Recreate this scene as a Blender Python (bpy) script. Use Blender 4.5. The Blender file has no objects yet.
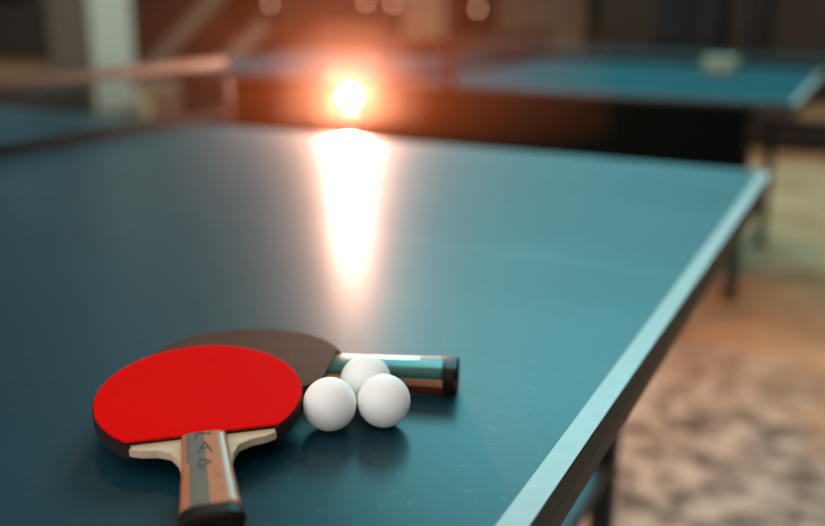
import bpy, bmesh, math, random
from mathutils import Vector, Matrix, noise
random.seed(4)
D = bpy.data
SC = bpy.context.scene
COL = SC.collection
TT = 0.76                                   # height of the playing surface

# ------------------------------------------------------------------ camera numbers
CX, CY, CH = 1.52451, -1.06333, 0.313588
YAW, PITCH, ROLL, F = 2.030716, 0.283562, 0.00926109, 919.288
fw = Vector((math.cos(PITCH)*math.cos(YAW), math.cos(PITCH)*math.sin(YAW), -math.sin(PITCH)))
r0 = Vector((math.sin(YAW), -math.cos(YAW), 0))
u0 = r0.cross(fw)
rt = math.cos(ROLL)*r0 + math.sin(ROLL)*u0
up = -math.sin(ROLL)*r0 + math.cos(ROLL)*u0
CAMLOC = Vector((CX, CY, CH + TT))

def at(px, py, y):
    """point at depth y on the sight line of a photo pixel"""
    d = fw*F + rt*(px-412.5) - up*(py-263)
    return CAMLOC + d*((y-CAMLOC.y)/d.y)

# ------------------------------------------------------------------ materials
def mat(name, col, rough=.5, spec=.2, metal=0, coat=0, coat_rough=.1, emit=None, estr=0,
        nscale=0, namt=0, col2=None, bump=0, bscale=200, rough2=None):
    m = D.materials.new(name); m.use_nodes = True
    nt = m.node_tree; b = nt.nodes['Principled BSDF']
    b.inputs['Base Color'].default_value = (*col, 1)
    b.inputs['Roughness'].default_value = rough
    b.inputs['Specular IOR Level'].default_value = spec
    b.inputs['Metallic'].default_value = metal
    b.inputs['Coat Weight'].default_value = coat
    b.inputs['Coat Roughness'].default_value = coat_rough
    if emit:
        b.inputs['Emission Color'].default_value = (*emit, 1)
        b.inputs['Emission Strength'].default_value = estr
    if nscale or bump:
        tc = nt.nodes.new('ShaderNodeTexCoord')
    if nscale:
        n = nt.nodes.new('ShaderNodeTexNoise'); n.inputs['Scale'].default_value = nscale
        n.inputs['Detail'].default_value = 6; n.inputs['Roughness'].default_value = .6
        nt.links.new(tc.outputs['Object'], n.inputs['Vector'])
        r = nt.nodes.new('ShaderNodeValToRGB')
        r.color_ramp.elements[0].position = .5-namt; r.color_ramp.elements[1].position = .5+namt
        r.color_ramp.elements[0].color = (*col, 1); r.color_ramp.elements[1].color = (*(col2 or col), 1)
        nt.links.new(n.outputs['Fac'], r.inputs['Fac']); nt.links.new(r.outputs['Color'], b.inputs['Base Color'])
        if rough2 is not None:
            mr = nt.nodes.new('ShaderNodeMapRange'); mr.inputs['From Min'].default_value = .35; mr.inputs['From Max'].default_value = .65
            mr.inputs['To Min'].default_value = rough; mr.inputs['To Max'].default_value = rough2
            nt.links.new(n.outputs['Fac'], mr.inputs['Value']); nt.links.new(mr.outputs['Result'], b.inputs['Roughness'])
    if bump:
        n2 = nt.nodes.new('ShaderNodeTexNoise'); n2.inputs['Scale'].default_value = bscale; n2.inputs['Detail'].default_value = 4
        nt.links.new(tc.outputs['Object'], n2.inputs['Vector'])
        bp = nt.nodes.new('ShaderNodeBump'); bp.inputs['Strength'].default_value = bump; bp.inputs['Distance'].default_value = .001
        nt.links.new(n2.outputs['Fac'], bp.inputs['Height']); nt.links.new(bp.outputs['Normal'], b.inputs['Normal'])
    return m

def table_material(name, col, col2, rough, rough2, spec=.12, coat=.6):
    m = mat(name, col, rough, spec, nscale=5.5, namt=.22, col2=col2, rough2=rough2)
    nt = m.node_tree; b = nt.nodes['Principled BSDF']
    # fine pale scuffs and dust specks worn into the paint
    tc = nt.nodes.new('ShaderNodeTexCoord')
    n = nt.nodes.new('ShaderNodeTexNoise'); n.inputs['Scale'].default_value = 95; n.inputs['Detail'].default_value = 5
    nt.links.new(tc.outputs['Object'], n.inputs['Vector'])
    r = nt.nodes.new('ShaderNodeValToRGB'); r.color_ramp.elements[0].position = .62; r.color_ramp.elements[1].position = .8
    nt.links.new(n.outputs['Fac'], r.inputs['Fac'])
    mx = nt.nodes.new('ShaderNodeMix'); mx.data_type = 'RGBA'
    src = b.inputs['Base Color'].links[0].from_socket
    nt.links.new(src, mx.inputs[6]); mx.inputs[7].default_value = (.03, .09, .11, 1)
    nt.links.new(r.outputs['Color'], mx.inputs[0]); nt.links.new(mx.outputs[2], b.inputs['Base Color'])
    n3 = nt.nodes.new('ShaderNodeTexNoise'); n3.inputs['Scale'].default_value = 260; n3.inputs['Detail'].default_value = 3
    nt.links.new(tc.outputs['Object'], n3.inputs['Vector'])
    bp = nt.nodes.new('ShaderNodeBump'); bp.inputs['Strength'].default_value = .06; bp.inputs['Distance'].default_value = .0005
    nt.links.new(n3.outputs['Fac'], bp.inputs['Height']); nt.links.new(bp.outputs['Normal'], b.inputs['Normal'])
    b.inputs['Coat Weight'].default_value = coat; b.inputs['Coat Roughness'].default_value = .30; b.inputs['Coat IOR'].default_value = 1.22
    return m

M = {}
M['table'] = table_material('table_paint', (.0006, .025, .039), (.0009, .032, .048), .62, .68)
M['table_far'] = table_material('far_table_paint', (.005, .060, .084), (.008, .070, .096), .7, .8, .03, 0)
M['line'] = mat('white_line_paint', (.27, .285, .28), .45, .2, coat=.15, coat_rough=.2, nscale=60, namt=.3, col2=(.32, .33, .325))
M['centre_line'] = mat('worn_line_paint', (.018, .072, .088), .35, .3, coat=.35, coat_rough=.17)
M['table_edge'] = mat('table_edge', (.022, .014, .011), .5, nscale=30, namt=.3, col2=(.035, .022, .016))
M['apron'] = mat('apron_wood', (.05, .036, .028), .5, nscale=22, namt=.3, col2=(.075, .055, .043))
M['black_metal'] = mat('black_metal', (.012, .012, .012), .4)
M['net'] = mat('net_cord', (.004, .006, .007), .8, .03)
M['tape'] = mat('net_tape', (.045, .041, .037), .8, .1)
M['wood'] = mat('pale_plywood', (.50, .37, .25), .6, nscale=40, namt=.3, col2=(.58, .45, .32))
M['wood_dark'] = mat('veneer_core', (.45, .20, .11), .35, coat=.4)
M['red_rubber'] = mat('red_rubber', (.66, .0035, .0025), .65, .01, bump=.25, bscale=900)
M['black_rubber'] = mat('black_rubber', (.062, .024, .014), .65, .04, nscale=70, namt=.3, col2=(.078, .038, .026), bump=.25, bscale=700)
M['sponge'] = mat('dark_sponge', (.018, .011, .010), .8)
M['ball'] = mat('celluloid', (.94, .93, .905), .6, .25)
M['ball'].node_tree.nodes['Principled BSDF'].inputs['Subsurface Weight'].default_value = .25
M['ball'].node_tree.nodes['Principled BSDF'].inputs['Subsurface Radius'].default_value = (.01, .009, .008)
M['grip_red'] = mat('orange_veneer', (.34, .11, .05), .35, coat=.2, coat_rough=.3, nscale=60, namt=.3, col2=(.46, .17, .085))
M['grip_grey'] = mat('grey_veneer', (.10, .09, .075), .45, coat=.1, nscale=50, namt=.3, col2=(.135, .12, .10))
M['ink'] = mat('dark_ink', (.045, .047, .042), .4)
M['grip_teal'] = mat('teal_lacquer', (.018, .085, .072), .35, coat=.15, coat_rough=.3)
M['gold'] = mat('gold_veneer', (.55, .31, .14), .4, coat=.1)
M['copper'] = mat('copper_veneer', (.36, .15, .075), .25, coat=.6)
M['silver'] = mat('silver_sticker', (.75, .78, .76), .25, metal=.6)
M['maroon'] = mat('maroon_veneer', (.10, .018, .014), .25, coat=.6)
M['cap'] = mat('black_cap', (.010, .007, .006), .45, .1)
M['cap_brown'] = mat('brown_cap', (.05, .02, .013), .4, coat=.4)

# ------------------------------------------------------------------ mesh helpers
def new_obj(name, bm, mats, parent=None, smooth=False, bevel=0, segs=2, sub=0):
    me = D.meshes.new(name); bm.normal_update(); bm.to_mesh(me); bm.free()
    for m in (mats if isinstance(mats, (list, tuple)) else [mats]): me.materials.append(m)
    o = D.objects.new(name, me); COL.objects.link(o)
    if smooth:
        for p_ in me.polygons: p_.use_smooth = True
    if bevel:
        b = o.modifiers.new('bevel', 'BEVEL'); b.width = bevel; b.segments = segs; b.limit_method = 'ANGLE'; b.angle_limit = math.radians(40)
    if sub:
        s = o.modifiers.new('sub', 'SUBSURF'); s.levels = sub; s.render_levels = sub
    if parent: o.parent = parent
    return o

def box(bm, x0, x1, y0, y1, z0, z1, mi=0):
    v = [bm.verts.new((x, y, z)) for z in (z0, z1) for y in (y0, y1) for x in (x0, x1)]
    for q in ((0,2,3,1), (4,5,7,6), (0,1,5,4), (2,6,7,3), (0,4,6,2), (1,3,7,5)):
        f = bm.faces.new([v[i] for i in q]); f.material_index = mi
    return v

def tube(bm, a, b, r, n=12, r2=None, mi=0):
    a = Vector(a); b = Vector(b); d = (b-a).normalized()
    s = d.orthogonal().normalized(); t = d.cross(s)
    r2 = r if r2 is None else r2
    A = [bm.verts.new(a + r*(math.cos(2*math.pi*k/n)*s + math.sin(2*math.pi*k/n)*t)) for k in range(n)]
    B = [bm.verts.new(b + r2*(math.cos(2*math.pi*k/n)*s + math.sin(2*math.pi*k/n)*t)) for k in range(n)]
    for k in range(n):
        f = bm.faces.new((A[k], A[(k+1) % n], B[(k+1) % n], B[k])); f.material_index = mi; f.smooth = True
    f = bm.faces.new(A[::-1]); f.material_index = mi
    f = bm.faces.new(B); f.material_index = mi

def lathe(bm, prof, n=32, mi=0):
    rings = []
    for r, z in prof:
        if r < 1e-6: rings.append([bm.verts.new((0, 0, z))])
        else: rings.append([bm.verts.new((r*math.cos(2*math.pi*k/n), r*math.sin(2*math.pi*k/n), z)) for k in range(n)])
    for A, B in zip(rings, rings[1:]):
        for k in range(n):
            k2 = (k+1) % n
            vs = [A[k % len(A)], A[k2 % len(A)], B[k2 % len(B)], B[k % len(B)]]
            u = []
            for v in vs:
                if v not in u: u.append(v)
            if len(u) > 2:
                f = bm.faces.new(u); f.smooth = True; f.material_index = mi

def thing(name, label, cat, loc=(0, 0, 0), rz=0, group=None):
    o = D.objects.new(name, None); o.empty_display_size = .05; COL.objects.link(o)
    o.location = loc; o.rotation_euler = (0, 0, rz)
    o['label'] = label; o['category'] = cat
    if group: o['group'] = group
    return o

def tag(o, label, cat, group=None, kind=None):
    o['label'] = label; o['category'] = cat
    if group: o['group'] = group
    if kind: o['kind'] = kind
    return o

def struct(name, bm, m, label=None, **k):
    o = new_obj(name, bm, m, **k); o['kind'] = 'structure'
    if label: o['label'] = label; o['category'] = name.split('_')[0]
    return o

# ------------------------------------------------------------------ table tennis tables
def tabletop(bm, sx):
    """half a table top; sx=+1 has its end line at x=+1.37. faces: 0 paint, 1 white lines, 2 edge, 3 centre line"""
    xs = [.0015, 1.35, 1.37]; ys = [-.7625, -.7425, -.0015, .0015, .7425, .7625]
    if sx < 0: xs = [-x for x in xs][::-1]
    z1, z0 = 0, -.0215
    g = [[bm.verts.new((x, y, z1)) for y in ys] for x in xs]
    for i in range(2):
        for j in range(5):
            f = bm.faces.new((g[i][j], g[i+1][j], g[i+1][j+1], g[i][j+1]))
            endcol = (i == 1) if sx > 0 else (i == 0)
            f.material_index = 1 if endcol else (3 if j in (0, 2, 4) else 0)
    rim = [g[i][0] for i in range(3)] + [g[2][j] for j in range(1, 6)] + [g[i][5] for i in (1, 0)] + [g[0][j] for j in (4, 3, 2, 1)]
    low = [bm.verts.new((v.co.x, v.co.y, z0)) for v in rim]
    for k in range(len(rim)):
        k2 = (k+1) % len(rim)
        f = bm.faces.new((rim[k], low[k], low[k2], rim[k2])); f.material_index = 2
    f = bm.faces.new(low[::-1]); f.material_index = 2

def make_table(name, label, loc, tm, legs, centre=True):
    t = thing(name, label, 'table tennis table', loc)
    for sx in (1, -1):
        bm = bmesh.new(); tabletop(bm, sx)
        new_obj('tabletop', bm, [tm, M['line'], M['table_edge'], M['centre_line']], t, bevel=.0012, segs=1)
        bm = bmesh.new()
        a, b = (.03, 1.364) if sx > 0 else (-1.364, -.03)
        box(bm, a, b, -.757, -.735, -.052, -.0217); box(bm, a, b, .735, .757, -.052, -.0217)
        box(bm, (b-.022 if sx > 0 else a), (b if sx > 0 else a+.022), -.735, .735, -.052, -.0217)
        box(bm, (a if sx > 0 else b-.022), (a+.022 if sx > 0 else b), -.735, .735, -.052, -.0217)
        new_obj('apron', bm, M['apron'], t, bevel=.002)
        for lx, ly in legs:
            for s in (-1, 1):
                bm = bmesh.new(); x = sx*lx; y = s*ly
                box(bm, x-.02, x+.02, y-.02, y+.02, -TT+.022, -.0525)
                lg = new_obj('leg', bm, M['black_metal'], t, bevel=.003)
                bm = bmesh.new(); tube(bm, (x, y, -TT+.0005), (x, y, -TT+.03), .026, 16)
                new_obj('rubber_foot', bm, M['sponge'], lg)
            bm = bmesh.new(); box(bm, sx*lx-.015, sx*lx+.015, -ly+.02, ly-.02, -.50, -.47)
            new_obj('crossbar', bm, M['black_metal'], t, bevel=.003)
    return t

def make_net(name, label, loc, group=None):
    n = thing(name, label, 'net', loc)
    W = .915; H = .1525
    bm = bmesh.new()
    k = 0
    while -W+.01+k*.0145 < W-.005:
        y = -W+.01+k*.0145; box(bm, -.0006, .0006, y-.0006, y+.0006, .012, H-.008); k += 1
    z = .026
    while z < H-.012:
        box(bm, -.0007, .0007, -W+.008, W-.008, z-.0006, z+.0006); z += .0145
    mesh = new_obj('net_mesh', bm, M['net'], n)
    bm = bmesh.new(); box(bm, -.0025, .0025, -W+.008, W-.008, H-.022, H)
    new_obj('top_tape', bm, M['tape'], n, bevel=.001)
    bm = bmesh.new(); box(bm, -.003, .003, -W+.008, W-.008, .0015, .022)
    new_obj('bottom_band', bm, M['net'], n, bevel=.001)
    for s in (-1, 1):
        bm = bmesh.new(); tube(bm, (0, s*W, -.03), (0, s*W, H+.012), .0075, 14)
        p_ = new_obj('post', bm, M['black_metal'], n)
        bm = bmesh.new()
        y0, y1 = sorted((s*.70, s*(W+.008)))
        box(bm, -.022, .022, y0, y1, -.0605, -.0535); y0, y1 = sorted((s*.768, s*(W+.008)))
        box(bm, -.018, .018, y0, y1, -.0535, -.028)
        c = new_obj('clamp', bm, M['black_metal'], p_, bevel=.002)
    return n

make_table('table_tennis_table', 'large near teal table tennis table with white edge lines under the bats and balls', (0, 0, TT), M['table'], [(1.18, .42)])
make_net('table_tennis_net', 'net with pale top tape stretched across the near teal table', (0, 0, TT))
T2X, T2Y = 1.3114-1.37, 2.0424+.7625
make_table('table_tennis_table', 'blue table tennis table standing beyond the dark surround board', (T2X, T2Y, TT), M['table_far'], [(1.2, .45)])
make_net('table_tennis_net', 'blurred net stretched across the far blue table', (T2X, T2Y, TT))

# ------------------------------------------------------------------ bats
def ell(a, b, d, n=72):
    t0 = math.asin(-d/a)
    return [(b*math.cos(t), a*math.sin(t)) for t in [t0+(math.pi-2*t0)*k/(n-1) for k in range(n)]]

def prism(bm, pts, z0, z1, mi=0, mi_side=None):
    A = [bm.verts.new((x, y, z0)) for x, y in pts]; B = [bm.verts.new((x, y, z1)) for x, y in pts]
    n = len(pts)
    for k in range(n):
        f = bm.faces.new((A[k], A[(k+1) % n], B[(k+1) % n], B[k])); f.material_index = mi if mi_side is None else mi_side
    f = bm.faces.new(A[::-1]); f.material_index = mi
    f = bm.faces.new(B); f.material_index = mi

def half_width(t):                    # flared grip: t=0 at the blade, 1 at the butt
    return .0151 + .0005*math.sin(math.pi*t) + .0040*t**2.2
def half_thick(t):
    return .0108 + .0014*t**2

def grip_loft(bm, y0, y1, t0, t1, z_fn, n=14, mi_fn=None, m=10, scale=1.0):
    """half shell of the grip between the core and its outer face; z_fn gives (zcore, sign)"""
    zc, sg = z_fn
    rings = []
    for i in range(n+1):
        u = i/n; t = t0+(t1-t0)*u; y = y0+(y1-y0)*u
        w = half_width(t)*scale; h = half_thick(t)*scale
        # rounding of the leading edge near the blade
        if t < .06: h = zc + (h-zc)*(.55+.45*math.sqrt(max(0, t/.06)))
        ring = [bm.verts.new((-w, y, sg*zc))]
        for k in range(m+1):
            a = math.pi*k/m; c, s_ = math.cos(a), math.sin(a)
            e = .42
            ring.append(bm.verts.new((-w*math.copysign(abs(c)**e, c), y, sg*(zc+(h-zc)*abs(s_)**.55*.999+1e-5))))
        ring.append(bm.verts.new((w, y, sg*zc)))
        rings.append(ring)
    L = len(rings[0])
    for A, B in zip(rings, rings[1:]):
        for k in range(L-1):
            f = bm.faces.new((A[k], A[k+1], B[k+1], B[k])); f.smooth = True
            if mi_fn: f.material_index = mi_fn((A[k].co.x+A[k+1].co.x+B[k].co.x+B[k+1].co.x)/4 / half_width((t0+t1)/2), k)
        f = bm.faces.new((A[L-1], A[0], B[0], B[L-1]))
    f = bm.faces.new(rings[0]); f2 = bm.faces.new(rings[-1][::-1])
    bmesh.ops.recalc_face_normals(bm, faces=bm.faces[:])

def make_bat(label, a, b, d, pose, top, kind):
    t = thing('table_tennis_bat', label, 'table tennis bat')
    x, y, z, h, tp, tr = pose
    f_ = Vector((math.cos(h)*math.cos(tp), math.sin(h)*math.cos(tp), math.sin(tp)))
    r_ = Vector((math.sin(h), -math.cos(h), 0)); u_ = r_.cross(f_)
    r2 = math.cos(tr)*r_ + math.sin(tr)*u_; u2 = r2.cross(f_)
    t.matrix_world = Matrix(((r2.x, f_.x, u2.x, x), (r2.y, f_.y, u2.y, y), (r2.z, f_.z, u2.z, z+TT), (0, 0, 0, 1)))
    wc = b*math.sqrt(1-(d/a)**2)
    LEN = .104 if kind == 'red' else .106
    # wooden blade with its shoulders and the tang that runs through the grip
    e = ell(a, b, d)
    sh = [(-wc, -d), (-wc+.003, -d-.0045), (-wc+.010, -d-.0080), (-.031, -d-.0100), (-.0225, -d-.0150), (-.0180, -d-.025), (-.0158, -d-.038)]
    n = 12
    sidel = [(-half_width((s_+.038)/LEN*1.0)*1.0, -d-.038-s_) for s_ in [(LEN-.038)*k/n for k in range(1, n+1)]]
    pts = e + sh[1:] + sidel + [(-x_, y_) for x_, y_ in (sh[1:]+sidel)[::-1]]
    bm = bmesh.new(); prism(bm, pts, -.0032, .0032, 0, 0)
    bl = new_obj('blade', bm, M['wood'] if kind == 'red' else M['copper'], t, bevel=.0008)
    # dark protective tape round the rim
    bm = bmesh.new(); tape_pts = ell(a+.0003, b+.0003, d+.0035)
    lo = [bm.verts.new((x_, y_, -.0050)) for x_, y_ in tape_pts]; hi = [bm.verts.new((x_, y_, .0050)) for x_, y_ in tape_pts]
    for k in range(len(lo)-1): bm.faces.new((lo[k], lo[k+1], hi[k+1], hi[k]))
    tp_ = new_obj('edge_tape', bm, M['sponge'], bl)
    so = tp_.modifiers.new('solid', 'SOLIDIFY'); so.thickness = .0005; so.offset = 1
    # rubbers: top sheet plus sponge on each face
    for sg, topm in ((1, top), (-1, M['black_rubber'])):
        bm = bmesh.new()
        ins = [(x_*.994, y_*.994 if y_ > 0 else y_) for x_, y_ in e]
        z0, z1 = sorted((sg*.0033, sg*.0050)); prism(bm, ins, z0, z1)
        sp = new_obj('sponge', bm, M['sponge'], t)
        bm = bmesh.new(); z0, z1 = sorted((sg*.0050, sg*.0068)); prism(bm, e, z0, z1)
        new_obj('rubber_sheet', bm, topm, t, bevel=.0007)
    # grip scales
    y0, y1 = -d-.0005, -d-LEN*.90
    if kind == 'red':
        mf = lambda u, k: 1 if -.72 < u < .12 else 0
        gm = [M['grip_red'], M['grip_grey']]; gm2 = [M['grip_red'], M['grip_grey']]
    else:
        mf = lambda u, k: (1 if u > .42 else 0)
        gm = [M['grip_teal'], M['gold']]; gm2 = [M['maroon'], M['copper']]
    for sg, mm in ((1, gm), (-1, gm2)):
        bm = bmesh.new(); grip_loft(bm, y0, y1, 0, .90, (.0033, sg), mi_fn=mf, n=24, m=16)
        g = new_obj('handle_scale', bm, mm, t)
        if sg > 0:
            if kind == 'red':
                # small dark printed marks on the grey inlay
                bm = bmesh.new(); zt = .0128
                def stroke(p, q, w=.0006):
                    px, py = p; qx, qy = q; dx, dy = qx-px, qy-py; l = math.hypot(dx, dy); nx, ny = -dy/l*w, dx/l*w
                    v = [bm.verts.new((px+nx, py+ny, ztop(py))), bm.verts.new((px-nx, py-ny, ztop(py))), bm.verts.new((qx-nx, qy-ny, ztop(qy))), bm.verts.new((qx+nx, qy+ny, ztop(qy)))]
                    bm.faces.new(v)
                def ztop(yy):
                    return half_thick((-d-yy)/LEN)+.00025
                o = -d
                stroke((-.005, o-.008), (.004, o-.0085)); stroke((-.005, o-.008), (-.0055, o-.016))
                stroke((.004, o-.0085), (.0035, o-.011))
                stroke((0, o-.020), (-.005, o-.034)); stroke((0, o-.020), (.0042, o-.034)); stroke((-.003, o-.028), (.003, o-.028))
                stroke((-.004, o-.040), (-.0045, o-.052)); stroke((-.004, o-.040), (.003, o-.046)); stroke((-.0045, o-.052), (.003, o-.046))
                new_obj('printed_marks', bm, M['ink'], g)
            else:
                bm = bmesh.new()
                yy0, yy1 = -d-.043, -d-.074
                N = 10; L_ = []
                for i in range(N+1):
                    yy = yy0+(yy1-yy0)*i/N; tq = (-d-yy)/LEN; w = half_width(tq); hh = half_thick(tq)
                    row = []
                    for xx in (.15, .35, .55, .72):
                        c = xx**(1/.42); zz = .0033+(hh-.0033)*(math.sqrt(max(0, 1-c*c)))**.55
                        row.append(bm.verts.new((xx*w, yy, zz+.0003)))
                    L_.append(row)
                for A, B in zip(L_, L_[1:]):
                    for k in range(3): bm.faces.new((A[k], A[k+1], B[k+1], B[k]))
                st = new_obj('sticker', bm, M['silver'], g, smooth=True); st['label'] = 'silver sticker on the teal grip'
    # butt cap
    bm = bmesh.new(); prof = []
    N = 24; rings = []
    for i, (u, sc) in enumerate([(0, 1.03), (.01, 1.05), (.075, 1.06), (.085, 1.04), (.1, .97), (.107, .85), (.110, .6)]):
        tq = .90+min(u, .1); w = half_width(tq)*sc; hh = half_thick(tq)*(1.0 if sc > 1 else sc)
        ring = []
        for k in range(N):
            aa = 2*math.pi*k/N; c, s_ = math.cos(aa), math.sin(aa)
            ring.append(bm.verts.new((w*math.copysign(abs(c)**.5, c), -d-LEN*(.90+u), hh*math.copysign(abs(s_)**.6, s_))))
        rings.append(ring)
    for A, B in zip(rings, rings[1:]):
        for k in range(N):
            f = bm.faces.new((A[k], A[(k+1) % N], B[(k+1) % N], B[k])); f.smooth = True
    bm.faces.new(rings[0]); bm.faces.new(rings[-1][::-1]); bmesh.ops.recalc_face_normals(bm, faces=bm.faces[:])
    new_obj('butt_cap', bm, M['cap'], t)
    return t

make_bat('table tennis bat with red rubber lying on top of the dark rubber bat', .0826, .0752, .0604,
         (1.1043, -.5695, .0223, 2.2925, .06, .015), M['red_rubber'], 'red')
make_bat('table tennis bat with dark brown rubber and teal handle, partly under the red bat', .0825, .0759, .0745,
         (1.0770, -.4785, .0098, 3.4845, -.016, 0), M['black_rubber'], 'teal')

# ------------------------------------------------------------------ balls
bm = bmesh.new(); bmesh.ops.create_uvsphere(bm, u_segments=48, v_segments=32, radius=.02)
ball0 = new_obj('table_tennis_ball', bm, M['ball'], smooth=True)
spots = [((1.2240, -.5030), 'white table tennis ball at the right, in front of the dark bat handle'),
         ((1.1909, -.5269), 'white table tennis ball beside the rim of the red bat'),
         ((1.1931, -.4757), 'white table tennis ball at the back, touching the dark bat handle')]
for i, ((x, y), lab) in enumerate(spots):
    o = ball0
    if i:
        o = ball0.copy(); COL.objects.link(o)
    o.location = (x, y, TT+.0201); tag(o, lab, 'ball', 'white balls beside the bats')

# ------------------------------------------------------------------ lamp on a stand behind the table
LAMP = at(350, 97, .97)
lm = thing('floor_lamp', 'glowing round lamp on a thin stand behind the far side of the near table', 'lamp', (LAMP.x, LAMP.y, 0))
M['bulb'] = mat('lit_bulb', (1, .8, .6), .5, emit=(1, .52, .37), estr=6200)
bm = bmesh.new(); bmesh.ops.create_uvsphere(bm, u_segments=32, v_segments=20, radius=.019)
bmesh.ops.translate(bm, verts=bm.verts[:], vec=(0, 0, LAMP.z))
new_obj('bulb', bm, M['bulb'], lm, smooth=True)
bm = bmesh.new(); tube(bm, (0, 0, LAMP.z-.075), (0, 0, LAMP.z-.0185), .010, 20, .006)
new_obj('socket', bm, M['black_metal'], lm)
bm = bmesh.new(); tube(bm, (0, 0, .02), (0, 0, LAMP.z-.07), .007, 14)
new_obj('pole', bm, M['black_metal'], lm)
bm = bmesh.new(); lathe(bm, [(0, .0005), (.13, .0005), (.13, .012), (.05, .022), (.0, .024)], 32)
new_obj('base', bm, M['black_metal'], lm)

# haze volumes added round the lamp to make its glow halo
hm = D.materials.new('halo_haze'); hm.use_nodes = True; nt = hm.node_tree
for n in list(nt.nodes): nt.nodes.remove(n)
vo = nt.nodes.new('ShaderNodeOutputMaterial'); vs = nt.nodes.new('ShaderNodeVolumeScatter')
vs.inputs['Color'].default_value = (1, .28, .085, 1); vs.inputs['Density'].default_value = .038; vs.inputs['Anisotropy'].default_value = .5
nt.links.new(vs.outputs['Volume'], vo.inputs['Volume'])
hm.cycles.volume_sampling = 'MULTIPLE_IMPORTANCE'
hm.cycles.homogeneous_volume = True
bm = bmesh.new(); bmesh.ops.create_icosphere(bm, subdivisions=5, radius=1)
bmesh.ops.scale(bm, verts=bm.verts[:], vec=(.66, .62, .5))
cut = bmesh.ops.bisect_plane(bm, geom=bm.verts[:]+bm.edges[:]+bm.faces[:], plane_co=(0, 0, TT+.003-LAMP.z), plane_no=(0, 0, -1), clear_outer=True)
bmesh.ops.holes_fill(bm, edges=[e_ for e_ in bm.edges if e_.is_boundary])
hz = new_obj('haze', bm, hm); hz.location = LAMP  # added volume for the lamp's halo
tag(hz, 'orange haze added around the glowing lamp to make its halo', 'haze', kind='stuff')
hm2 = hm.copy(); hm2.name = 'halo_core_haze'; v2 = [n for n in hm2.node_tree.nodes if n.type == 'VOLUME_SCATTER'][0]  # second volume added to whiten the halo close to the bulb
v2.inputs['Color'].default_value = (1, .90, .72, 1); v2.inputs['Density'].default_value = .052
bm = bmesh.new(); bmesh.ops.create_icosphere(bm, subdivisions=4, radius=.2)
cut = bmesh.ops.bisect_plane(bm, geom=bm.verts[:]+bm.edges[:]+bm.faces[:], plane_co=(0, 0, TT+.004-LAMP.z), plane_no=(0, 0, -1), clear_outer=True)
bmesh.ops.holes_fill(bm, edges=[e_ for e_ in bm.edges if e_.is_boundary])
h2 = new_obj('haze', bm, hm2); h2.location = LAMP  # added volume for the halo core
tag(h2, 'pale haze added right around the glowing lamp for the halo core', 'haze', kind='stuff')

# ------------------------------------------------------------------ between the tables
M['board'] = mat('board_cloth', (.001, .0022, .0019), .85, .01)
M['board_frame'] = mat('board_frame', (.006, .006, .005), .7, .05)
bd = thing('surround_board', 'black low surround board on two legs behind the near table', 'barrier', (.135, 1.84, 0))
bm = bmesh.new(); box(bm, -1.06, 1.06, -.008, .008, .42, .765); new_obj('panel', bm, M['board'], bd, bevel=.003)
bm = bmesh.new()
for x in (-1.07, 1.07): box(bm, x-.01, x+.01, -.012, .012, .40, .77)
box(bm, -1.06, 1.06, -.012, .012, .40, .42)
new_obj('frame', bm, M['board_frame'], bd, bevel=.003)
for x in (-.8, .8):
    bm = bmesh.new(); box(bm, x-.015, x+.015, -.012, .012, .0045, .40); lg = new_obj('leg', bm, M['board_frame'], bd)
    bm = bmesh.new(); box(bm, x-.02, x+.02, -.06, .06, .0005, .0045); new_obj('foot', bm, M['board_frame'], lg)
P_ = at(450, 60, 2.005)
sp = thing('steel_post', 'thin dark steel post rising behind the surround board', 'post', (P_.x, 2.005, 0))
bm = bmesh.new(); tube(bm, (0, 0, .015), (0, 0, 2.2), .017, 14); new_obj('shaft', bm, mat('rusty_steel', (.02, .008, .006), .6), sp)
bm = bmesh.new(); box(bm, -.07, .07, -.03, .03, .0005, .015); new_obj('base_plate', bm, M['board_frame'], sp, bevel=.002)

P_ = at(720, 71, 3.2)
tb = thing('plastic_tub', 'small pale green plastic tub standing on the far blue table', 'tub', (P_.x, 3.2, TT))
M['tub'] = mat('pale_green_plastic', (.16, .26, .18), .5)
bm = bmesh.new(); box(bm, -.065, .065, -.05, .05, .0005, .05); new_obj('body', bm, M['tub'], tb, bevel=.012, segs=3)
bm = bmesh.new(); box(bm, -.07, .07, -.055, .055, .05, .064); new_obj('lid', bm, mat('lid', (.24, .34, .25), .5), tb, bevel=.005)

# ------------------------------------------------------------------ hall shell
BY = 9.6                                     # back wall
M['floor'] = D.materials.new('worn_floor'); m = M['floor']; m.use_nodes = True; nt = m.node_tree; b = nt.nodes['Principled BSDF']
b.inputs['Roughness'].default_value = .8; b.inputs['Specular IOR Level'].default_value = .06
tc = nt.nodes.new('ShaderNodeTexCoord')
def nz(scale, det, lo, hi, c0, c1):
    n = nt.nodes.new('ShaderNodeTexNoise'); n.inputs['Scale'].default_value = scale; n.inputs['Detail'].default_value = det
    n.inputs['Roughness'].default_value = .62
    nt.links.new(tc.outputs['Object'], n.inputs['Vector'])
    r = nt.nodes.new('ShaderNodeValToRGB'); r.color_ramp.elements[0].position = lo; r.color_ramp.elements[1].position = hi
    r.color_ramp.elements[0].color = (*c0, 1); r.color_ramp.elements[1].color = (*c1, 1)
    nt.links.new(n.outputs['Fac'], r.inputs['Fac']); return r.outputs['Color']
grey = nz(11, 7, .40, .60, (.095, .088, .074), (.40, .385, .335))
warm = nz(3.0, 6, .30, .72, (.29, .165, .082), (.58, .38, .22))
mask = nz(1.1, 3, .46, .56, (0, 0, 0), (1, 1, 1))
mx = nt.nodes.new('ShaderNodeMix'); mx.data_type = 'RGBA'
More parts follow.
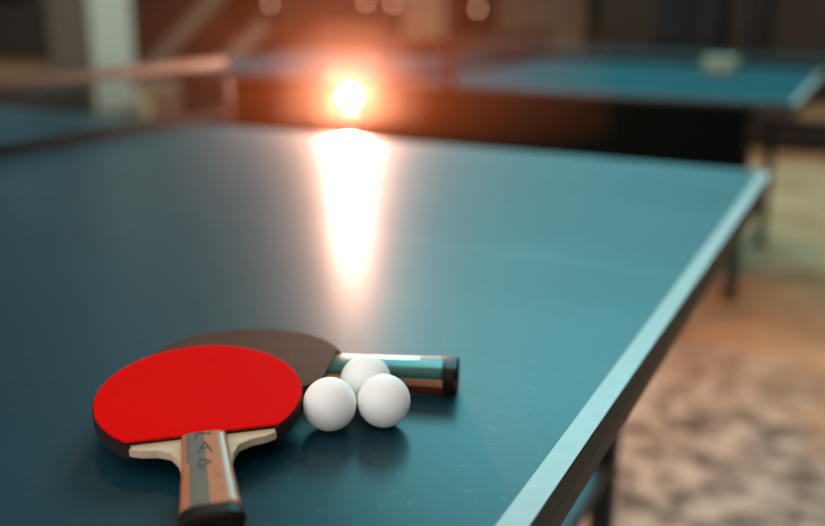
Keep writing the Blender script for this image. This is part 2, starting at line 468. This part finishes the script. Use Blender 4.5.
# the bare grey patch lies near the end of the table, warmer brown further off
sx = nt.nodes.new('ShaderNodeSeparateXYZ'); nt.links.new(tc.outputs['Object'], sx.inputs[0])
mr = nt.nodes.new('ShaderNodeMapRange'); mr.inputs['From Min'].default_value = 1.05; mr.inputs['From Max'].default_value = 2.0
nt.links.new(sx.outputs['Y'], mr.inputs['Value'])
ad = nt.nodes.new('ShaderNodeMath'); ad.operation = 'MULTIPLY_ADD'; ad.inputs[1].default_value = .5; 
nt.links.new(mask, ad.inputs[0]); nt.links.new(mr.outputs['Result'], ad.inputs[2])
sb = nt.nodes.new('ShaderNodeMath'); sb.operation = 'SUBTRACT'; sb.inputs[1].default_value = .25; sb.use_clamp = True
nt.links.new(ad.outputs[0], sb.inputs[0])
nt.links.new(sb.outputs[0], mx.inputs[0]); nt.links.new(grey, mx.inputs[6]); nt.links.new(warm, mx.inputs[7])
nt.links.new(mx.outputs[2], b.inputs['Base Color'])
bm = bmesh.new(); box(bm, -12, 7, -5, BY, -.1, 0); struct('floor', bm, M['floor'])

M['wall'] = mat('hall_wall', (.045, .039, .033), .8, nscale=1.2, namt=.3, col2=(.062, .054, .045))
bm = bmesh.new(); box(bm, -12, 7, BY, BY+.2, 0, 9.3); struct('wall_back', bm, M['wall'])
bm = bmesh.new(); box(bm, -12.2, -12, -5, BY+.2, 0, 9.3); struct('wall_left', bm, M['wall'])
bm = bmesh.new(); box(bm, -12.2, 7.2, 1.6, BY+.2, 9.3, 9.5); struct('ceiling', bm, M['wall'])
bm = bmesh.new(); box(bm, 7, 7.2, -5, BY+.2, 0, 9.3); struct('wall_right', bm, M['wall'])

# tall daylight windows high in the back wall
def window(name, x0, x1, z0, z1, nx, nz_, strength, col=(.42, 1.0, 1.08), y=BY):
    bm = bmesh.new(); w = .06
    box(bm, x0-w, x1+w, y-.09, y-.001, z0-w, z0); box(bm, x0-w, x1+w, y-.09, y-.001, z1, z1+w)
    box(bm, x0-w, x0, y-.09, y-.001, z0, z1); box(bm, x1, x1+w, y-.09, y-.001, z0, z1)
    for i in range(1, nx):
        x = x0+(x1-x0)*i/nx; box(bm, x-.02, x+.02, y-.07, y-.03, z0, z1)
    for i in range(1, nz_):
        z = z0+(z1-z0)*i/nz_; box(bm, x0, x1, y-.07, y-.03, z-.02, z+.02)
    fr = struct(name, bm, mat(name+'_paint', (.12, .12, .11), .6))
    bm = bmesh.new(); box(bm, x0, x1, y-.03, y-.012, z0, z1)
    pn = new_obj('pane', bm, mat(name+'_daylight', (.1, .1, .1), .3, emit=col, estr=strength), fr)
    return fr
window('window_1', -4.5, 2.2, 4.8, 8.8, 8, 4, 15.5, (.25, .90, 1.0))
window('window_2', -11.7, -10.6, 1.3, 4.6, 1, 3, .6, (.4, .85, 1.0))

# ------------------------------------------------------------------ things along the back of the hall
def column(a, s, y):
    P_ = at(a, 60, y)
    t = thing('column', 'square pale grey column at the left, beyond the net', 'column', (P_.x, y, 0))
    bm = bmesh.new(); box(bm, -s, 0, 0, s, .12, 6.5); new_obj('shaft', bm, [mat('pale_plaster', (.58, .54, .47), .7)], t, bevel=.008)
    bm = bmesh.new(); box(bm, -s-.03, .03, -.03, s+.03, .0005, .12); new_obj('plinth', bm, mat('plinth', (.12, .12, .10), .7), t, bevel=.006)
    bm = bmesh.new(); box(bm, -s+.01, -.01, -.02, -.0005, .13, 6.4); new_obj('shaded_face', bm, mat('shade_brown', (.115, .10, .085), .7), t, bevel=.003)  # darker brown stands in for shade on this face of the column
    return t
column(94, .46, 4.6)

def slab_px(name, label, cat, px0, px1, y, z0, z1, depth, m, group=None, lip=None):
    a = at(px0, 30, y).x; b_ = at(px1, 30, y).x
    t = thing(name, label, cat, ((a+b_)/2, y, 0), 0, group); w = (b_-a)/2
    return t, w

# dark doorway at the left
a, b_ = at(-40, 40, BY).x, at(36, 40, BY).x
bm = bmesh.new(); box(bm, a, b_, BY-.03, BY-.001, .9, 3.0); d1 = struct('door_1', bm, mat('dark_door', (.004, .006, .005), .6, .02))
bm = bmesh.new(); box(bm, a-.1, b_+.1, BY-.05, BY-.001, 3.0, 3.1); box(bm, b_, b_+.1, BY-.05, BY-.001, .9, 3.0); box(bm, a-.1, b_+.1, BY-.08, BY-.001, .82, .9)
new_obj('door_frame', bm, mat('door_frame_paint', (.09, .085, .075), .7), d1)

# low cabinet below the doorway
A = at(-60, 84, 3.3); B = at(40, 84, 3.3)
t = thing('low_cabinet', 'low dark brown cabinet at the far left, seen under the net tape', 'cabinet', ((A.x+B.x)/2, 3.3, 0)); w = (B.x-A.x)/2
ml = mat('dull_brown', (.045, .038, .032), .7)
bm = bmesh.new(); box(bm, -w, w, 0, .45, .0005, A.z); new_obj('body', bm, ml, t, bevel=.005)
for k in range(3):
    x0 = -w+.01+k*(2*w-.02)/3; bm = bmesh.new(); box(bm, x0+.005, x0+(2*w-.02)/3-.005, -.02, -.0005, .06, A.z-.03); dd = new_obj('door', bm, ml, t, bevel=.004)
    bm = bmesh.new(); tube(bm, (x0+.1, -.045, A.z*.55), (x0+.1, -.045, A.z*.55+.12), .008, 8); new_obj('handle', bm, M['black_metal'], dd)

# cupboard behind the column (dark reddish)
t, w = slab_px('cupboard', 'tall dark reddish brown cupboard beyond the column', 'cupboard', 140, 232, 8.9, 0, 2, .5, None)
mc = mat('reddish_brown', (.045, .022, .015), .55)
bm = bmesh.new(); box(bm, -w, w, 0, .55, .0005, 2.1); new_obj('body', bm, mc, t, bevel=.005)
for k in range(4):
    x0 = -w+.01+k*w/2; bm = bmesh.new(); box(bm, x0, x0+w/2-.02, -.02, -.0005, .1, 2.05); dd = new_obj('door', bm, mc, t, bevel=.004)
    bm = bmesh.new(); hx = x0+w/2-.09 if k % 2 == 0 else x0+.06; tube(bm, (hx, -.045, 1.0), (hx, -.045, 1.15), .008, 8); new_obj('handle', bm, M['black_metal'], dd)

# leaning planks
mp = mat('grey_plank', (.13, .105, .08), .7, nscale=6, namt=.3, col2=(.18, .15, .12))
for (a0, a1, lab) in (((150, 68), (212, 2), 'weathered grey plank leaning just right of the column'),
                      ((225, 62), (265, 24), 'weathered grey plank leaning further right of the column')):
    A = at(*a0, 7.2); B = at(*a1, 7.6)
    dv = (B-A).normalized(); k = (A.z-.03)/dv.z; A2 = A-dv*k; B2 = A+dv*(1.6 if a1[0] < 220 else (B-A).length)
    bm = bmesh.new(); n_ = dv.cross(Vector((0, 1, 0))).normalized()*.075; q = dv.cross(n_).normalized()*.018
    v = [bm.verts.new(P0+s1*n_+s2*q) for P0 in (A2, B2) for s1 in (-1, 1) for s2 in (-1, 1)]
    for qd in ((0,1,3,2), (4,6,7,5), (0,4,5,1), (2,3,7,6), (0,2,6,4), (1,5,7,3)): bm.faces.new([v[i] for i in qd])
    bmesh.ops.recalc_face_normals(bm, faces=bm.faces[:])
    o = new_obj('plank', bm, mp, bevel=.004); tag(o, lab, 'plank', 'planks leaning in the hall')

# cardboard box on the floor under the net
A = at(150, 90, 5.0); B = at(182, 90, 5.0)
t = thing('cardboard_box', 'brown cardboard box on the floor seen under the net tape', 'box', ((A.x+B.x)/2, 5.0, 0)); w = (B.x-A.x)/2
mk = mat('cardboard', (.21, .135, .09), .8)
bm = bmesh.new(); box(bm, -w, w, 0, .4, .0005, A.z); new_obj('body', bm, mk, t, bevel=.004)
for s in (-1, 1):
    bm = bmesh.new(); x0, x1 = sorted((s*w, s*.004)); box(bm, x0, x1, 0, .4, A.z+.0005, A.z+.005); new_obj('flap', bm, mk, t)

# pale board against the wall
A = at(401, 42, 8.8); B = at(446, 42, 8.8)
t = thing('notice_board', 'pale tan board on legs in the middle background', 'board', ((A.x+B.x)/2, 8.8, 0)); w = (B.x-A.x)/2
bm = bmesh.new(); box(bm, -w+.02, w-.02, -.01, .01, A.z, A.z+1.2); new_obj('panel', bm, mat('tan_board', (.30, .215, .15), .7), t)
bm = bmesh.new()
for x in (-w, w-.02): box(bm, x, x+.02, -.015, .015, .0005, A.z+1.22)
new_obj('frame', bm, M['board_frame'], t)

# dark door next to it
a, b_ = at(452, 20, BY).x, at(497, 20, BY).x
bm = bmesh.new(); box(bm, a, b_, BY-.04, BY-.001, .0005, 2.1); d2 = struct('door_2', bm, mat('maroon_door', (.035, .013, .010), .5), bevel=.004)
bm = bmesh.new(); tube(bm, (b_-.09, BY-.07, 1.0), (b_-.09, BY-.04, 1.0), .02, 12); new_obj('knob', bm, M['black_metal'], d2)

# light wall panel right of the door
a, b_ = at(500, 20, BY).x, at(586, 20, BY).x
bm = bmesh.new(); box(bm, a, b_, BY-.03, BY-.001, .2, 3.0); o = struct('trim_1', bm, mat('tan_panel', (.115, .09, .07), .7))
# long bench in front of it
A = at(452, 38, 8.6); B = at(604, 38, 8.6)
t = thing('bench', 'long brown wooden bench along the back wall', 'bench', ((A.x+B.x)/2, 8.6, 0)); w = (B.x-A.x)/2
mb = mat('bench_wood', (.15, .11, .08), .6)
bm = bmesh.new(); box(bm, -w, w, -.18, .18, A.z-.11, A.z); new_obj('seat', bm, mb, t, bevel=.004)
for x in (-w+.15, w-.2):
    for y in (-.15, .11):
        bm = bmesh.new(); box(bm, x, x+.05, y, y+.04, .0005, A.z-.111); new_obj('leg', bm, M['board_frame'], t, bevel=.003)
# pipe
A = at(592, 30, 8.2)
t = thing('standpipe', 'dark vertical pipe right of the bench', 'pipe', (A.x, 8.2, 0))
mq = mat('dark_iron', (.012, .011, .010), .5)
bm = bmesh.new(); tube(bm, (0, 0, .02), (0, 0, 3.4), .065, 16); new_obj('shaft', bm, mq, t)
bm = bmesh.new(); tube(bm, (0, 0, .0005), (0, 0, .02), .11, 20); new_obj('flange', bm, mq, t)
# navy cabinet
A = at(655, 30, 7.4); B = at(722, 30, 7.4)
t = thing('metal_cabinet', 'tall navy black cabinet at the back right', 'cabinet', ((A.x+B.x)/2, 7.4, 0)); w = (B.x-A.x)/2
mn = mat('navy_metal', (.006, .010, .014), .45)
bm = bmesh.new(); box(bm, -w, w, 0, .5, .0005, 1.9); new_obj('body', bm, mn, t, bevel=.006)
for s in (-1, 1):
    bm = bmesh.new(); x0, x1 = sorted((s*(w-.01), s*.005)); box(bm, x0, x1, -.018, -.0005, .08, 1.86); dd = new_obj('door', bm, mn, t, bevel=.004)
    bm = bmesh.new(); tube(bm, (s*.05, -.045, .95), (s*.05, -.045, 1.1), .008, 8); new_obj('handle', bm, M['black_metal'], dd)
# black tall bag / bin beside it
A = at(744, 30, 7.0); B = at(768, 30, 7.0)
t = thing('locker', 'narrow black locker right of the navy cabinet', 'locker', ((A.x+B.x)/2, 7.0, 0)); w = (B.x-A.x)/2
bm = bmesh.new(); box(bm, -w, w, 0, .4, .0005, 1.7); new_obj('body', bm, mat('black_locker', (.007, .007, .007), .5), t, bevel=.006)
bm = bmesh.new(); box(bm, -w+.01, w-.01, -.016, -.0005, .05, 1.67); new_obj('door', bm, mat('black_locker_door', (.008, .008, .008), .5), t, bevel=.004)
# long dark workbench beyond the far table
A = at(480, 47, 6.3); B = at(900, 47, 6.3)
t = thing('workbench', 'long dark workbench beyond the far blue table at the right', 'workbench', ((A.x+B.x)/2, 6.3, 0)); w = (B.x-A.x)/2
mw = mat('dark_navy_paint', (.016, .020, .022), .6); zt = A.z
bm = bmesh.new(); box(bm, -w, w, -.3, .3, zt-.05, zt); new_obj('top', bm, mw, t, bevel=.004)
bm = bmesh.new(); box(bm, -w+.03, w-.03, -.28, .28, zt-.26, zt-.0505); new_obj('apron', bm, mw, t, bevel=.004)
for x in (-w+.06, w-.12):
    for y in (-.26, .2):
        bm = bmesh.new(); box(bm, x, x+.06, y, y+.06, .0005, zt-.2605); new_obj('leg', bm, mw, t, bevel=.003)
bm = bmesh.new(); box(bm, -w+.12, w-.12, -.24, .24, .06, .2); new_obj('lower_shelf', bm, mat('dark_beam', (.03, .022, .018), .7), t, bevel=.004)

# small round lamps along the back wall
mbulb = mat('small_bulb', (.8, .7, .6), .4, emit=(1, .62, .42), estr=4.5)
def wall_lamp(px, py, lab):
    P_ = at(px, py, BY-.12)
    t = thing('wall_lamp', lab, 'wall lamp', (P_.x, BY, P_.z), 0, 'small lamps on the back wall')
    bm = bmesh.new(); bmesh.ops.create_uvsphere(bm, u_segments=16, v_segments=10, radius=.022); bmesh.ops.translate(bm, verts=bm.verts[:], vec=(0, -.12, 0))
    new_obj('bulb', bm, mbulb, t, smooth=True)
    bm = bmesh.new(); tube(bm, (0, -.105, 0), (0, -.002, 0), .014, 12); tube(bm, (0, -.015, 0), (0, -.0005, 0), .04, 16); new_obj('holder', bm, M['black_metal'], t)
for px, py, lab in ((270, 4, 'leftmost of the small round wall lamps, above the leaning planks'),
                    (366, 2, 'small round wall lamp straight above the glowing lamp'),
                    (393, 4, 'small round wall lamp just left of the tan board'),
                    (478, 9, 'rightmost small round wall lamp, in front of the maroon door')):
    wall_lamp(px, py, lab)

# ------------------------------------------------------------------ light
for lx in (-5.0, -1.0, 3.0):  # fill lamps added out of view to warm the far floor
    t = thing('warm_fill_lamp', 'unseen warm fill lamp added high under the hall ceiling', 'fill lamp', (lx, 5.4, 9.0), 0, 'added warm fill lamps under the ceiling')
    bm = bmesh.new(); box(bm, -.7, .7, -.12, .12, .0, .08); new_obj('fill_lamp_housing', bm, mat('fill_housing', (.3, .3, .3), .5), t, bevel=.005)
    bm = bmesh.new()
    tube(bm, (0, 0, .08), (0, 0, .3), .008, 8)
    new_obj('hanger', bm, M['black_metal'], t)
    ld = D.lights.new('warm_fill_light', 'AREA'); ld.shape = 'RECTANGLE'; ld.size = 1.3; ld.size_y = .2; ld.energy = 130; ld.color = (1, .68, .40)
    lo_ = D.objects.new('warm_fill_light', ld); COL.objects.link(lo_); lo_.parent = t; lo_.location = (0, 0, -.01)
w = D.worlds.new('hall_light'); SC.world = w; w.use_nodes = True
bg = w.node_tree.nodes['Background']; bg.inputs[0].default_value = (1.0, .97, .93, 1); bg.inputs[1].default_value = 1.24

# ------------------------------------------------------------------ camera
cd = D.cameras.new('camera'); cam = D.objects.new('camera', cd); COL.objects.link(cam); SC.camera = cam
cam.matrix_world = Matrix(((rt.x, up.x, -fw.x, CAMLOC.x), (rt.y, up.y, -fw.y, CAMLOC.y), (rt.z, up.z, -fw.z, CAMLOC.z), (0, 0, 0, 1)))
cd.sensor_width = 36; cd.lens = F/825*36; cd.clip_start = .01
cd.dof.use_dof = True; cd.dof.focus_distance = .66; cd.dof.aperture_fstop = 2.3

SC.view_settings.view_transform = 'Standard'; SC.view_settings.look = 'None'
SC.view_settings.exposure = 0; SC.view_settings.gamma = 1; SC.view_settings.use_curve_mapping = False
